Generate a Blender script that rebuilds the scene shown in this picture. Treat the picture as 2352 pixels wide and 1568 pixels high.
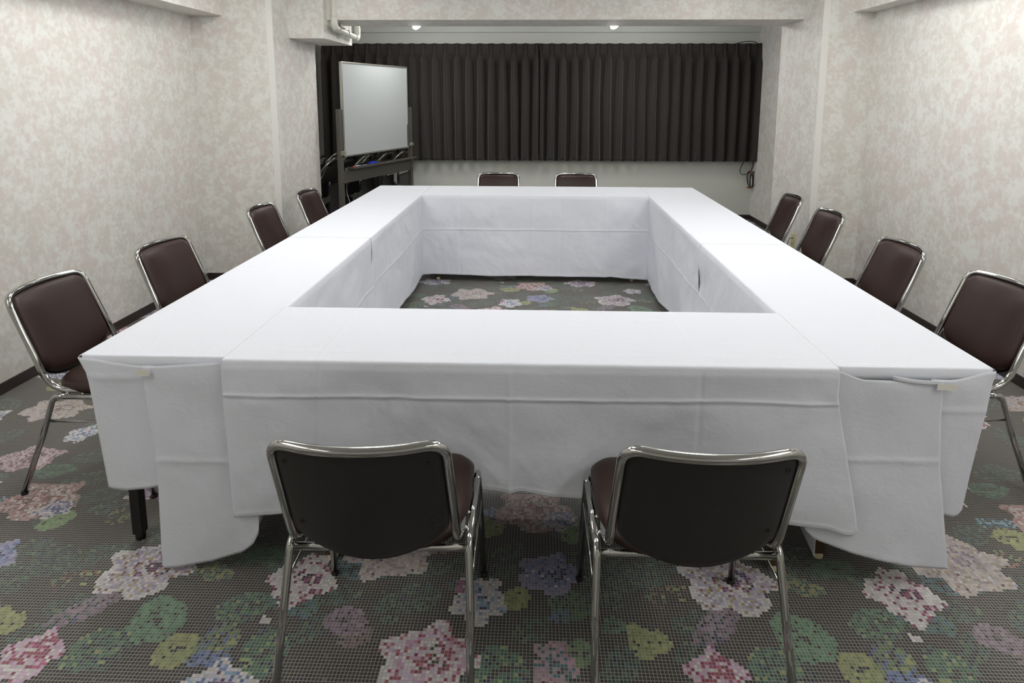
import bpy, bmesh, math, random
import numpy as np
from mathutils import Vector, Matrix

for o in list(bpy.data.objects): bpy.data.objects.remove(o, do_unlink=True)
S = bpy.context.scene
COL = S.collection
PI = math.pi

# ------------------------------------------------------------------ camera, world, lights, exposure
cam_d = bpy.data.cameras.new('camera'); cam = bpy.data.objects.new('camera', cam_d); COL.objects.link(cam)
CAMX, CAMY, CAMZ = 0.0252, -1.7535, 1.4795
YAW, PITCH, ROLL, FPX, CX, CY = -0.0309, 0.1489, 0.0024, 1442.08, 1193.81, 436.37
_f = Vector((math.sin(YAW)*math.cos(PITCH), math.cos(YAW)*math.cos(PITCH), -math.sin(PITCH)))
_r = Vector((math.cos(YAW), -math.sin(YAW), 0)); _u = _r.cross(_f)
_r2 = _r*math.cos(ROLL)+_u*math.sin(ROLL); _u2 = -_r*math.sin(ROLL)+_u*math.cos(ROLL)
cam.matrix_world = Matrix(((_r2.x, _u2.x, -_f.x, CAMX), (_r2.y, _u2.y, -_f.y, CAMY), (_r2.z, _u2.z, -_f.z, CAMZ), (0, 0, 0, 1)))
cam_d.sensor_width = 36; cam_d.sensor_fit = 'HORIZONTAL'
cam_d.lens = FPX*36/2352
cam_d.shift_x = (1176-CX)/2352; cam_d.shift_y = (CY-784)/2352
cam_d.clip_start = 0.02
S.camera = cam

W = bpy.data.worlds.new('world'); S.world = W; W.use_nodes = True
W.node_tree.nodes['Background'].inputs[0].default_value = (0.9, 0.95, 1, 1)
W.node_tree.nodes['Background'].inputs[1].default_value = 0.05

S.view_settings.view_transform = 'Standard'; S.view_settings.look = 'None'
S.view_settings.gamma = 1; S.view_settings.use_curve_mapping = False
S.view_settings.exposure = -1.06

LIGHT_COL = (1.0, 0.99, 0.975)
CEIL_Z = 2.45
def area(x, y, z, sx, sy, power, name='light'):
    d = bpy.data.lights.new(name, 'AREA'); d.shape = 'RECTANGLE'; d.size = sx; d.size_y = sy
    d.energy = power; d.color = LIGHT_COL
    o = bpy.data.objects.new(name, d); COL.objects.link(o); o.location = (x, y, z); return o
LAMPS = [(x*sx, y, p*(1.18 if (sx > 0 and y < 0) else 1)) for (x, y, p) in ((.78, 1.25, 24), (1.8, 1.7, 22), (1.35, 2.6, 5), (2.05, -1.0, 27), (1.9, -2.5, 9)) for sx in (-1, 1)]      # ceiling fixtures: x, y, emission strength of the diffuser
ALC_FILL = [(-1.15, 4.62, 40), (1.15, 4.62, 40)]  # unseen lights added behind the beam to brighten the alcove
BACK_FILL = 15
for x in (-1.175, .72):
    d = bpy.data.lights.new('back_wall_fill_light', 'POINT'); d.energy = BACK_FILL; d.color = LIGHT_COL; d.shadow_soft_size = .04  # extra point light at each spot lamp, added to brighten the upper back wall
    o = bpy.data.objects.new('back_wall_fill_light', d); COL.objects.link(o); o.location = (x, 4.42, 2.08)

# ------------------------------------------------------------------ helpers
def lin(c):
    return tuple(((v/255)/12.92 if v/255 <= .04045 else ((v/255+.055)/1.055)**2.4) for v in c)
def mat(name, rgb, rough=.6, metal=0, **kw):
    m = bpy.data.materials.new(name); m.use_nodes = True
    b = m.node_tree.nodes['Principled BSDF']
    b.inputs['Base Color'].default_value = (*lin(rgb), 1); b.inputs['Roughness'].default_value = rough; b.inputs['Metallic'].default_value = metal
    for k, v in kw.items(): b.inputs[k].default_value = v
    return m
def N(m, t, **kw):
    n = m.node_tree.nodes.new(t)
    for k, v in kw.items():
        if k in n.inputs: n.inputs[k].default_value = v
        else: setattr(n, k, v)
    return n
def L(m, a, b): m.node_tree.links.new(a, b)
def bsdf(m): return m.node_tree.nodes['Principled BSDF']
def noise_bump(m, scale, strength, dist=.01, detail=3, stretch=None):
    tc = N(m, 'ShaderNodeTexCoord'); nz = N(m, 'ShaderNodeTexNoise'); nz.inputs['Scale'].default_value = scale; nz.inputs['Detail'].default_value = detail
    if stretch:
        mp = N(m, 'ShaderNodeMapping'); mp.inputs['Scale'].default_value = stretch; L(m, tc.outputs['Object'], mp.inputs[0]); L(m, mp.outputs[0], nz.inputs['Vector'])
    else: L(m, tc.outputs['Object'], nz.inputs['Vector'])
    bp = N(m, 'ShaderNodeBump'); bp.inputs['Strength'].default_value = strength; bp.inputs['Distance'].default_value = dist
    L(m, nz.outputs[0], bp.inputs['Height']); L(m, bp.outputs[0], bsdf(m).inputs['Normal']); return nz

def tag(o, label=None, cat=None, group=None, kind=None):
    if label: o['label'] = label
    if cat: o['category'] = cat
    if group: o['group'] = group
    if kind: o['kind'] = kind
    return o
def empty(name, loc=(0, 0, 0), rz=0):
    o = bpy.data.objects.new(name, None); COL.objects.link(o); o.location = loc; o.rotation_euler = (0, 0, rz); o.empty_display_size = .1
    return o
class MB:
    def __init__(s): s.v = []; s.f = []; s.sm = []
    def add(s, vs, fs, smooth=False):
        b = len(s.v); s.v += [tuple(map(float, p)) for p in vs]; s.f += [tuple(b+i for i in f) for f in fs]; s.sm += [smooth]*len(fs); return s
    def box(s, x0, x1, y0, y1, z0, z1, M=None):
        vs = [Vector((x, y, z)) for x in (x0, x1) for y in (y0, y1) for z in (z0, z1)]
        if M: vs = [M @ v for v in vs]
        return s.add(vs, [(0, 1, 3, 2), (4, 6, 7, 5), (0, 4, 5, 1), (2, 3, 7, 6), (0, 2, 6, 4), (1, 5, 7, 3)])
    def tube(s, pts, r, seg=14, fillet=0, closed=False, caps=True, nf=7):
        pts = [Vector(p) for p in pts]
        if fillet:
            q = [pts[0]]
            fl = fillet if isinstance(fillet, (list, tuple)) else [fillet]*(len(pts)-2)
            for i in range(1, len(pts)-1):
                a, b, c = pts[i-1], pts[i], pts[i+1]; d1 = (a-b); d2 = (c-b)
                f = min(fl[i-1], d1.length*.49, d2.length*.49) if fl[i-1] else 0
                if f < 1e-5: q.append(b); continue
                d1.normalize(); d2.normalize()
                ang = d1.angle(d2); t = f
                p0 = b+d1*t; p1 = b+d2*t
                for k in range(nf+1):
                    w = k/nf; q.append(p0*(1-w)**2+b*2*w*(1-w)+p1*w*w)
            q.append(pts[-1]); pts = q
        n = len(pts); tang = []
        for i in range(n):
            a = pts[i-1] if (i > 0 or closed) else pts[i]; b = pts[(i+1) % n] if (i < n-1 or closed) else pts[i]
            t = (b-a); tang.append(t.normalized() if t.length > 1e-9 else Vector((0, 0, 1)))
        up = Vector((0, 0, 1)) if abs(tang[0].z) < .9 else Vector((0, 1, 0))
        nrm = tang[0].cross(up).normalized(); vs = []
        rr = r if isinstance(r, (list, tuple)) else [r]*n
        for i in range(n):
            nrm = (nrm-tang[i]*nrm.dot(tang[i])).normalized(); bn = tang[i].cross(nrm)
            for k in range(seg):
                a = 2*PI*k/seg; vs.append(pts[i]+(nrm*math.cos(a)+bn*math.sin(a))*rr[i])
        fs = []
        for i in range(n if closed else n-1):
            j = (i+1) % n
            for k in range(seg):
                k2 = (k+1) % seg; fs.append((i*seg+k, i*seg+k2, j*seg+k2, j*seg+k))
        s.add(vs, fs, True)
        if caps and not closed:
            b = len(s.v)-len(vs); s.f.append(tuple(b+k for k in reversed(range(seg)))); s.f.append(tuple(b+(n-1)*seg+k for k in range(seg))); s.sm += [False, False]
        return s
    def lathe(s, prof, c=(0, 0, 0), seg=24, M=None):
        vs = []
        for (r, z) in prof:
            for k in range(seg):
                a = 2*PI*k/seg; p = Vector((r*math.cos(a), r*math.sin(a), z))
                if M: p = M @ p
                vs.append(p+Vector(c))
        fs = [(i*seg+k, i*seg+(k+1) % seg, (i+1)*seg+(k+1) % seg, (i+1)*seg+k) for i in range(len(prof)-1) for k in range(seg)]
        s.add(vs, fs, True); b = len(s.v)-len(vs)
        s.f.append(tuple(b+k for k in reversed(range(seg)))); s.f.append(tuple(b+(len(prof)-1)*seg+k for k in range(seg))); s.sm += [True, True]
        return s
    def grid(s, P):           # P: (nu, nv, 3)
        nu, nv = P.shape[:2]
        fs = [(i*nv+j, (i+1)*nv+j, (i+1)*nv+j+1, i*nv+j+1) for i in range(nu-1) for j in range(nv-1)]
        return s.add(P.reshape(-1, 3).tolist(), fs, True)
    def build(s, name, m, parent=None, bevel=0, solid=0, angle=None):
        me = bpy.data.meshes.new(name); me.from_pydata(s.v, [], s.f); me.update()
        me.polygons.foreach_set('use_smooth', s.sm)
        o = bpy.data.objects.new(name, me); COL.objects.link(o)
        for mm in (m if isinstance(m, list) else [m]): me.materials.append(mm)
        if parent: o.parent = parent
        bm = bmesh.new(); bm.from_mesh(me); bmesh.ops.recalc_face_normals(bm, faces=bm.faces); bm.to_mesh(me); bm.free()
        if solid: md = o.modifiers.new('solid', 'SOLIDIFY'); md.thickness = solid; md.offset = 0
        if bevel: md = o.modifiers.new('bevel', 'BEVEL'); md.width = bevel; md.segments = 3; md.limit_method = 'ANGLE'
        return o
def struct(name, mb, m, **kw): return tag(mb.build(name, m, **kw), kind='structure')
def copy_tree(o, parent=None):
    c = o.copy(); COL.objects.link(c)
    if parent: c.parent = parent
    for ch in list(o.children): copy_tree(ch, c)
    return c

# vectorised value noise
_rs = np.random.RandomState(7); _T = _rs.rand(256, 256)
def vnoise(x, y, seed=0):
    x = np.asarray(x, float)+seed*17.13; y = np.asarray(y, float)+seed*9.71
    xi = np.floor(x).astype(int); yi = np.floor(y).astype(int); fx = x-xi; fy = y-yi
    fx = fx*fx*(3-2*fx); fy = fy*fy*(3-2*fy)
    g = lambda a, b: _T[a % 256, b % 256]
    return (g(xi, yi)*(1-fx)+g(xi+1, yi)*fx)*(1-fy)+(g(xi, yi+1)*(1-fx)+g(xi+1, yi+1)*fx)*fy-.5
def fbm(x, y, seed=0, oct=4):
    s = 0; a = 1
    for k in range(oct): s = s+a*vnoise(x*2**k, y*2**k, seed+k*3); a *= .5
    return s
def smooth(x): x = np.clip(x, 0, 1); return x*x*(3-2*x)

# ------------------------------------------------------------------ materials
def wallpaper(name, tint=(1, 1, 1)):
    m = mat(name, (205, 200, 194), .72)
    tc = N(m, 'ShaderNodeTexCoord')
    n1 = N(m, 'ShaderNodeTexNoise'); n1.inputs['Scale'].default_value = 2.6; n1.inputs['Detail'].default_value = 2
    n2 = N(m, 'ShaderNodeTexNoise'); n2.inputs['Scale'].default_value = 11.0; n2.inputs['Detail'].default_value = 3.5; n2.inputs['Distortion'].default_value = .3
    n3 = N(m, 'ShaderNodeTexNoise'); n3.inputs['Scale'].default_value = 34; n3.inputs['Detail'].default_value = 5; n3.inputs['Distortion'].default_value = .5
    n4 = N(m, 'ShaderNodeTexNoise'); n4.inputs['Scale'].default_value = 30; n4.inputs['Detail'].default_value = 5; n4.inputs['Distortion'].default_value = 2.5
    for n in (n1, n2, n3, n4): L(m, tc.outputs['Object'], n.inputs['Vector'])
    r1 = N(m, 'ShaderNodeValToRGB'); r1.color_ramp.elements[0].position = .42; r1.color_ramp.elements[1].position = .6
    r1.color_ramp.elements[0].color = (*lin((211, 208, 200)), 1); r1.color_ramp.elements[1].color = (*lin((213, 206, 200)), 1)
    L(m, n1.outputs[0], r1.inputs[0])
    add = N(m, 'ShaderNodeMath', operation='MULTIPLY_ADD'); L(m, n2.outputs[0], add.inputs[0]); add.inputs[1].default_value = 1.0; L(m, n3.outputs[0], add.inputs[2])
    r2 = N(m, 'ShaderNodeValToRGB'); r2.color_ramp.elements[0].position = .44; r2.color_ramp.elements[1].position = .585
    r2.color_ramp.elements[0].color = (0, 0, 0, 1); r2.color_ramp.elements[1].color = (1, 1, 1, 1)
    sc = N(m, 'ShaderNodeMath', operation='MULTIPLY'); sc.inputs[1].default_value = .5; L(m, add.outputs[0], sc.inputs[0])
    L(m, sc.outputs[0], r2.inputs[0])
    mx = N(m, 'ShaderNodeMix', data_type='RGBA'); L(m, r2.outputs[0], mx.inputs[0]); L(m, r1.outputs[0], mx.inputs[6]); mx.inputs[7].default_value = (*lin((225, 226, 221)), 1)
    r4 = N(m, 'ShaderNodeValToRGB'); r4.color_ramp.elements[0].position = .60; r4.color_ramp.elements[1].position = .68
    r4.color_ramp.elements[0].color = (0, 0, 0, 1); r4.color_ramp.elements[1].color = (.3, .3, .3, 1); L(m, n4.outputs[0], r4.inputs[0])
    mx2 = N(m, 'ShaderNodeMix', data_type='RGBA'); L(m, r4.outputs[0], mx2.inputs[0]); L(m, mx.outputs[2], mx2.inputs[6]); mx2.inputs[7].default_value = (*lin((204, 199, 190)), 1)
    L(m, mx2.outputs[2], bsdf(m).inputs['Base Color'])
    bp = N(m, 'ShaderNodeBump'); bp.inputs['Strength'].default_value = .12; bp.inputs['Distance'].default_value = .003; L(m, n3.outputs[0], bp.inputs['Height']); L(m, bp.outputs[0], bsdf(m).inputs['Normal'])
    return m
M_WALL = wallpaper('floral_wallpaper')
M_STRIP = mat('pale_wallpaper_strip', (226, 226, 221), .7); noise_bump(M_STRIP, 60, .1, .003)
M_GREY = mat('grey_plaster', (200, 202, 196), .85); noise_bump(M_GREY, 160, .35, .004, 4)
M_CEIL = mat('ceiling_white', (228, 227, 221), .85)
M_BASE = mat('dark_baseboard_vinyl', (50, 40, 36), .45)
M_PVC = mat('pvc_pipe_ivory', (214, 214, 204), .4)
M_CHROME = mat('chrome', (178, 178, 175), .08, 1)
M_VINYL = mat('brown_vinyl', (50, 33, 28), .42, **{'Specular IOR Level': .32}); noise_bump(M_VINYL, 420, .12, .001, 2)
M_SHELL = mat('black_plastic_shell', (29, 26, 24), .55); noise_bump(M_SHELL, 600, .12, .001, 2)
M_RUBBER = mat('black_rubber', (22, 21, 20), .6)
M_BLACK = mat('black_painted_steel', (24, 22, 21), .38)
M_BROWNLEG = mat('brown_painted_steel', (70, 52, 30), .45)
M_CREAM = mat('cream_plastic', (214, 202, 170), .5)
M_TABLE = mat('table_laminate', (120, 92, 66), .5)
M_CURT = mat('dark_brown_curtain', (43, 37, 34), .85); bsdf(M_CURT).inputs['Sheen Weight'].default_value = .15; noise_bump(M_CURT, 300, .2, .001, 2)
M_BOARD = mat('whiteboard_enamel', (184, 189, 189), .28)
M_ALU = mat('aluminium_frame', (190, 190, 180), .35, .8)
M_STAND = mat('grey_painted_stand', (84, 81, 75), .5)
M_CLAMP = mat('beige_clamp', (150, 148, 132), .5)
M_FPANEL = mat('dark_folding_chair_vinyl', (40, 38, 38), .45)
M_FBRK = mat('grey_bracket', (120, 120, 116), .35, .6)
M_BLUE = mat('blue_plastic', (30, 52, 190), .45)
M_RED = mat('red_plastic', (170, 30, 50), .45)
M_WHT = mat('white_plastic', (220, 220, 220), .45)
M_CABLE = mat('black_cable', (26, 24, 24), .5)
M_TIE = mat('brown_cable_tie', (120, 78, 50), .6)
M_OUTLET = mat('beige_outlet', (200, 192, 150), .5)
M_TAPE = mat('masking_tape', (226, 224, 214), .6)
def cloth_mat():
    m = mat('white_cotton_tablecloth', (224, 227, 235), .8)
    tc = N(m, 'ShaderNodeTexCoord')
    n1 = N(m, 'ShaderNodeTexNoise'); n1.inputs['Scale'].default_value = 30; n1.inputs['Detail'].default_value = 6; n1.inputs['Distortion'].default_value = 1.4
    mp = N(m, 'ShaderNodeMapping'); mp.inputs['Scale'].default_value = (1, 1, 1.7); L(m, tc.outputs['Object'], mp.inputs[0]); L(m, mp.outputs[0], n1.inputs['Vector'])
    n2 = N(m, 'ShaderNodeTexNoise'); n2.inputs['Scale'].default_value = 9; n2.inputs['Detail'].default_value = 3; L(m, tc.outputs['Object'], n2.inputs['Vector'])
    ad = N(m, 'ShaderNodeMath', operation='MULTIPLY_ADD'); L(m, n2.outputs[0], ad.inputs[0]); ad.inputs[1].default_value = 4.0; L(m, n1.outputs[0], ad.inputs[2])
    bp = N(m, 'ShaderNodeBump'); bp.inputs['Strength'].default_value = .13; bp.inputs['Distance'].default_value = .006
    L(m, ad.outputs[0], bp.inputs['Height']); L(m, bp.outputs[0], bsdf(m).inputs['Normal'])
    return m
M_CLOTH = cloth_mat()

# ------------------------------------------------------------------ room shell
XL, XR = -2.65, 2.52; YLC, YRC = 3.10, 3.145; XPL, XPR = -2.015, 2.145; YPL, YPR = 4.01, 3.967; XAR = 2.585; YB = 5.84; Y0 = -3.6
# carpet : one mesh, one quad per run of equal mosaic squares; colour stored per face
def carpet():
    TW, TH = 182, 270
    rnd = np.random.RandomState(3)
    BG = 0
    pal = [(65, 61, 57)]
    def P(c):
        c = tuple(int(v) for v in c)
        if c in pal: return pal.index(c)
        pal.append(c); return len(pal)-1
    A = np.zeros((TW, TH), int)
    def put(i, j, c):
        A[int(i) % TW, int(j) % TH] = P(c)
    WH = (206, 200, 200); LIL = (168, 158, 182); OCH = (166, 148, 84); RUST = (140, 96, 74); PUR = (98, 44, 92); NAVY = (52, 50, 84); PINK = (190, 150, 178); MAG = (142, 40, 86); CRI = (150, 52, 72)
    GR = [(72, 112, 84), (64, 100, 78), (84, 124, 90), (58, 88, 72)]; DG = [(62, 84, 72), (56, 78, 68), (66, 92, 76)]; YG = [(140, 148, 80), (150, 156, 84), (128, 140, 78)]
    BL = [(70, 96, 150), (92, 118, 168), (58, 70, 130)]; LB = [(110, 152, 186), (150, 172, 200)]; RD = [(150, 104, 106), (170, 130, 128), (128, 84, 84)]
    TEAL = [(66, 110, 120), (60, 96, 104)]; MV = [(140, 118, 136), (124, 104, 122), (112, 92, 108)]; CRM = [(176, 162, 160), (190, 178, 172), (160, 148, 152)]
    def pick(l): return l[rnd.randint(len(l))] if isinstance(l, list) else l
    def leaf(cx, cy, rx, ry, ang, cols, spk=None, ps=.15, holes=.06):
        ca, sa = math.cos(ang), math.sin(ang); R = int(max(rx, ry)+3); ph = rnd.rand()*6
        for i in range(-R, R+1):
            for j in range(-R, R+1):
                a = (i*ca+j*sa)/rx; b = (-i*sa+j*ca)/ry; th = math.atan2(b, a)
                lim = 1+.10*math.sin(3*th+ph)+.08*math.sin(7*th+2*ph)
                if a*a+b*b*(1+.5*abs(a)) < lim:
                    u = rnd.rand()
                    if abs(b) < .12 and abs(a) < .5 and u < .6: continue
                    if u < holes: put(cx+i, cy+j, pick([(54, 52, 62), (65, 61, 57)]))
                    elif spk and u < holes+ps: put(cx+i, cy+j, pick(spk))
                    else: put(cx+i, cy+j, pick(cols))
    def rose(cx, cy, rx, ry, base, acc, core, lobes=5, pa=.28, ph=None, hollow=True):
        R = int(max(rx, ry)+4); ph = rnd.rand()*6 if ph is None else ph
        for i in range(-R, R+1):
            for j in range(-R, R+1):
                a = i/rx; b = j/ry; r = math.hypot(a, b); th = math.atan2(b, a)
                lim = .97+.13*math.sin(lobes*th+ph)+.07*math.sin(9*th+ph*2)
                if r > lim: continue
                u = rnd.rand(); q = r/lim
                ox, oy = a-.12, b-.05; rc = math.hypot(ox, oy); sp = math.sin(th*2+rc*9+ph)
                lb = base[:2] if u < .85 else base
                if rc < .17: c = pick(core) if u < .85 else pick(base)
                elif .27 < rc < .43 and math.sin(2*th+ph) > -.45: c = pick(core) if u < .55 else (pick(acc) if u < .85 else pick(base))
                elif .56 < rc < .70 and math.sin(lobes*th+ph+rc*4) > .0: c = pick(acc) if u < .45+pa*.7 else pick(lb)
                elif q > .84: c = base[0] if u < .8 else pick(acc)
                else: c = pick(acc) if u < pa*.55 else pick(lb)
                put(cx+i, cy+j, c)
    def specks(cx, cy, rx, ry, cols, p=.35, slant=0):
        for i in range(-int(rx), int(rx)+1):
            for j in range(-int(ry), int(ry)+1):
                if (i/rx)**2+(j/ry)**2 < 1 and rnd.rand() < p: put(cx+i+slant*j, cy+j, pick(cols))
    # muted foliage underneath
    for (x, y, rx, ry, an) in [(124, 60, 12, 6, .3), (57, 50, 8, 6, .4), (105, 80, 7, 6, 0), (3, 66, 10, 5, .1), (84, 70, 6, 4, .5), (120, 62, 8, 6, 0), (36, 84, 9, 5, .2), (150, 78, 9, 5, 1), (113, 95, 9, 5, .6), (70, 62, 6, 4, 2),
                               (155, 108, 10, 6, .5), (28, 92, 8, 5, 1), (60, 102, 8, 5, .3), (12, 82, 7, 5, .9), (140, 118, 10, 6, 2.2), (95, 120, 10, 6, .2), (40, 130, 11, 6, .8), (80, 148, 10, 7, .4), (120, 145, 11, 6, 1.6),
                               (165, 150, 12, 7, .2), (20, 160, 10, 6, 2.4), (70, 178, 12, 6, .1), (130, 180, 10, 7, .8), (170, 195, 10, 6, 1.9), (45, 200, 11, 7, .6), (100, 205, 12, 7, 1.2), (150, 225, 11, 6, .3), (10, 225, 9, 6, .9),
                               (70, 232, 12, 6, 2.1), (115, 245, 10, 6, .2), (30, 250, 11, 6, .5), (175, 250, 9, 6, 1.4), (90, 10, 10, 6, .4), (140, 8, 11, 6, 1.8), (40, 14, 9, 6, .2)]:
        leaf(x, y, rx, ry, an, DG, [(84, 110, 80), (60, 66, 86)], .2, .22)
    leaf(83, 109, 8, 5, .2, GR)
    for (x, y, rx, ry, an) in [(140, 44, 9, 5, .2), (162, 30, 8, 5, 1.2), (30, 66, 8, 5, .5), (34, 50, 7, 4, .2), (14, 62, 7, 4, .1), (108, 66, 8, 5, .4), (70, 58, 6, 4, .8), (112, 54, 8, 5, 2.4), (134, 66, 8, 4, .2), (170, 62, 8, 4, .9), (92, 40, 6, 4, .6), (58, 62, 8, 4, .1),
                               (116, 30, 7, 5, .7), (136, 34, 7, 4, .2), (30, 38, 7, 4, .8), (50, 46, 6, 4, 2), (175, 72, 9, 4, .2), (60, 84, 8, 5, .6), (100, 104, 10, 5, .3), (148, 92, 8, 5, .4), (12, 90, 8, 4, .2), (82, 62, 5, 4, .3), (164, 92, 8, 5, .9), (120, 88, 7, 4, .4)]:
        leaf(x, y, rx, ry, an, [(62, 84, 70), (54, 74, 66), (68, 96, 76)], [(60, 90, 96), (96, 116, 78)], .12, .28)
    # leaves, yellow blobs, speckles of the front band
    leaf(167, 40, 9, 8, 2.2, [(88, 132, 98), (78, 120, 90), (96, 140, 102)], None, 0, .05)
    leaf(8, 45, 9, 6, .35, GR, [(60, 56, 84), (120, 140, 84)], .18)
    leaf(22, 47, 8, 5, -.4, TEAL+GR[:1], None, 0, .1)
    leaf(156, 30, 8, 7, .7, GR, [(140, 150, 84), (52, 60, 84)], .28)
    leaf(20, 30, 6, 9, .2, GR[:2], [(132, 150, 84), (52, 56, 84)], .2)
    leaf(84, 27, 7, 8, .5, [(64, 108, 84), (72, 116, 88)], [(140, 152, 82), (54, 60, 90)], .28)
    leaf(103, 49, 7, 6, -.5, [(74, 104, 72), (62, 92, 70), (84, 112, 74)], [(50, 66, 66)], .2)
    specks(100, 45, 4, 3, TEAL+BL[:1], .8)
    leaf(115, 42, 4, 3, .2, GR); leaf(105, 33, 4, 5, .2, [(112, 138, 84), (80, 120, 84)])
    leaf(5, 66, 7, 4, .1, GR[:2])
    for (x, y, rx, ry, an) in [(178, 30, 6, 6, .6), (87, 51, 5, 4.2, .9), (122, 37, 4, 6.5, .3), (127, 37, 3, 4, 0), (78, 81, 4, 4, .5), (72, 83, 6, 4.5, .2), (75, 79, 5.5, 3, .3), (88, 50, 3, 3, 0)]:
        leaf(x, y, rx, ry, an, YG, [(120, 128, 72)], .1, .03)
    leaf(106, 80, 6, 5, .8, [(120, 152, 92), (110, 142, 88)], None, 0, .02)
    leaf(175, 58, 6, 3.5, -.2, [(132, 132, 72), (98, 116, 78)], [(58, 90, 80)], .3); leaf(6, 34, 5.5, 6, .9, [(104, 124, 84), (92, 114, 80)], [(64, 92, 140), (54, 52, 80), (146, 150, 84)], .45)
    specks(133, 54, 7, 4, [(138, 152, 74), (128, 80, 64), (92, 120, 78)], .38, .5); specks(64, 73, 5, 5, [(150, 100, 70), (110, 140, 84)], .3)
    specks(127, 83, 5, 5, [(124, 126, 72), (80, 100, 84)], .5)
    specks(7, 28, 6, 3, BL, .85, .3)
    leaf(144, 43, 10, 4.5, .75, MV, [(62, 74, 104), (70, 92, 84)], .18, .1); leaf(43, 37, 5, 5, .3, [(118, 100, 96), (106, 90, 88)], None, 0, .2); leaf(39, 41, 7, 5, -.4, MV, None, 0, .05)
    leaf(38, 61, 9, 5, -.2, TEAL, None, 0, .2); specks(72, 90, 7, 3, TEAL+LB[:1], .7)
    # flowers
    rose(152, 59, 14, 12, [WH, LIL, (184, 176, 190)], [OCH, RUST, LIL, (150, 140, 176)], [PUR, NAVY, (122, 40, 92)], 5, .34, 1.0)
    rose(21, 56, 10, 10.5, [(212, 206, 206), WH, (192, 176, 196)], [MAG, PINK, (120, 36, 80)], [(94, 34, 80), (44, 40, 70), MAG], 4, .2, 2.2)
    rose(46, 70, 15, 13, [CRM[1], CRM[0], WH], [(160, 140, 110), LIL, (150, 128, 140)], [(132, 104, 128), CRM[2]], 6, .25, .4)
    rose(76, 50, 8, 9, [WH, (190, 190, 204)], [LB[0], LB[1], BL[1]], [BL[0], (48, 52, 110), LB[0]], 5, .3, 3)
    specks(70, 55, 2, 3, [(150, 70, 120)], .7)
    rose(64, 29, 13, 12, [WH, (196, 172, 196), (204, 190, 198)], [CRI, (168, 70, 100), (190, 140, 176)], [(132, 34, 70), CRI, (64, 84, 60)], 5, .42, .9)
    rose(97, 61, 10, 8.5, [(138, 136, 172), (112, 118, 168), WH], [BL[0], BL[1], (150, 140, 178)], [(52, 52, 96), BL[2], (48, 64, 100)], 5, .5, 1.7)
    rose(92, 91, 14, 11, [RD[1], (196, 180, 176), RD[0]], [RD[2], (180, 90, 80), WH], [(120, 70, 66), RD[0]], 5, .4, 2.6); rose(101, 86, 6, 5, [WH, LIL], [BL[0], (98, 100, 150)], [BL[2]], 5, .3)
    rose(140, 27, 8, 8, [(196, 160, 190), WH, PINK], [(176, 52, 110), MAG, CRI], [(150, 32, 80), CRI], 5, .4, .2)
    rose(98, 29, 6, 8, [(172, 138, 150), (164, 140, 160)], [TEAL[0], (150, 100, 110), TEAL[1]], [(84, 60, 60), TEAL[0]], 5, .4)
    rose(12, 18, 10, 9, [WH, (176, 180, 204)], [BL[1], LB[0], BL[0]], [BL[2], PUR], 5, .4)
    rose(13, 100, 13, 8, [WH, LIL], [BL[0], (84, 84, 140)], [BL[2], PUR], 5, .4); rose(130, 100, 12, 9, [WH, (180, 150, 180)], [BL[0], (110, 60, 130), MAG], [PUR, NAVY], 5, .4)
    rose(168, 81, 7, 6, [WH], [LIL, BL[1]], [(90, 90, 130)], 5, .2)
    rose(47, 157, 15, 10, [CRM[1], CRM[0], WH], [(160, 140, 110), LIL], [(120, 100, 90)], 6, .25); rose(75, 136, 6, 7, [WH], [LB[0], BL[1]], [BL[0]], 5, .4); rose(67, 117, 12, 9, [(180, 156, 160), (196, 184, 186)], [(140, 84, 100), (160, 120, 132)], [(104, 66, 84)], 5, .4); rose(20, 196, 12, 8, [WH, (150, 150, 190)], [BL[0], (88, 90, 150)], [BL[2]], 5, .5)
    for (x, y, k) in [(160, 130, 0), (110, 165, 1), (150, 178, 2), (20, 145, 3), (70, 215, 0), (125, 222, 1), (165, 215, 3), (35, 228, 2), (95, 182, 2), (85, 255, 3), (150, 252, 0), (10, 255, 1), (118, 8, 2), (60, 2, 3)]:
        b = [([WH, LIL], [OCH, LIL], [PUR, NAVY]), ([WH, PINK], [MAG, CRI], [PUR, CRI]), ([CRM[0], CRM[1]], [RUST, LIL], [RUST]), ([WH, (150, 160, 196)], [BL[0], LB[0]], [BL[2]])][k]
        rose(x, y, 10+rnd.randint(4), 9+rnd.randint(3), *b, 5, .32)
    for (x, y) in [(178, 140), (95, 140), (55, 180), (125, 200), (15, 215), (110, 232), (60, 245), (170, 235), (140, 160), (30, 180), (165, 265), (45, 262), (135, 265)]:
        leaf(x, y, 5, 5, rnd.rand()*3, YG, None, 0, .04)
    for (x, y) in [(15, 40), (66, 99), (134, 190), (85, 195)]: 
        for i in range(3):
            for j in range(3):
                if rnd.rand() < .8: put(x+i, y+j, (204, 200, 196))
    for _ in range(260): put(rnd.randint(TW), rnd.randint(TH), pick([(60, 56, 76), (84, 96, 80), (92, 70, 66)]))
    t = .01; x0, x1 = -262, 258; y0, y1 = -150, 584
    vs = []; fs = []; cols = []
    arr = np.array(pal, float)/255; arr = np.where(arr <= .04045, arr/12.92, ((arr+.055)/1.055)**2.4)
    def quad(a, b, c, d, ci):
        n = len(vs); vs.extend([(a, c, 0), (b, c, 0), (b, d, 0), (a, d, 0)]); fs.append((n, n+1, n+2, n+3)); cols.append(ci)
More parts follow.
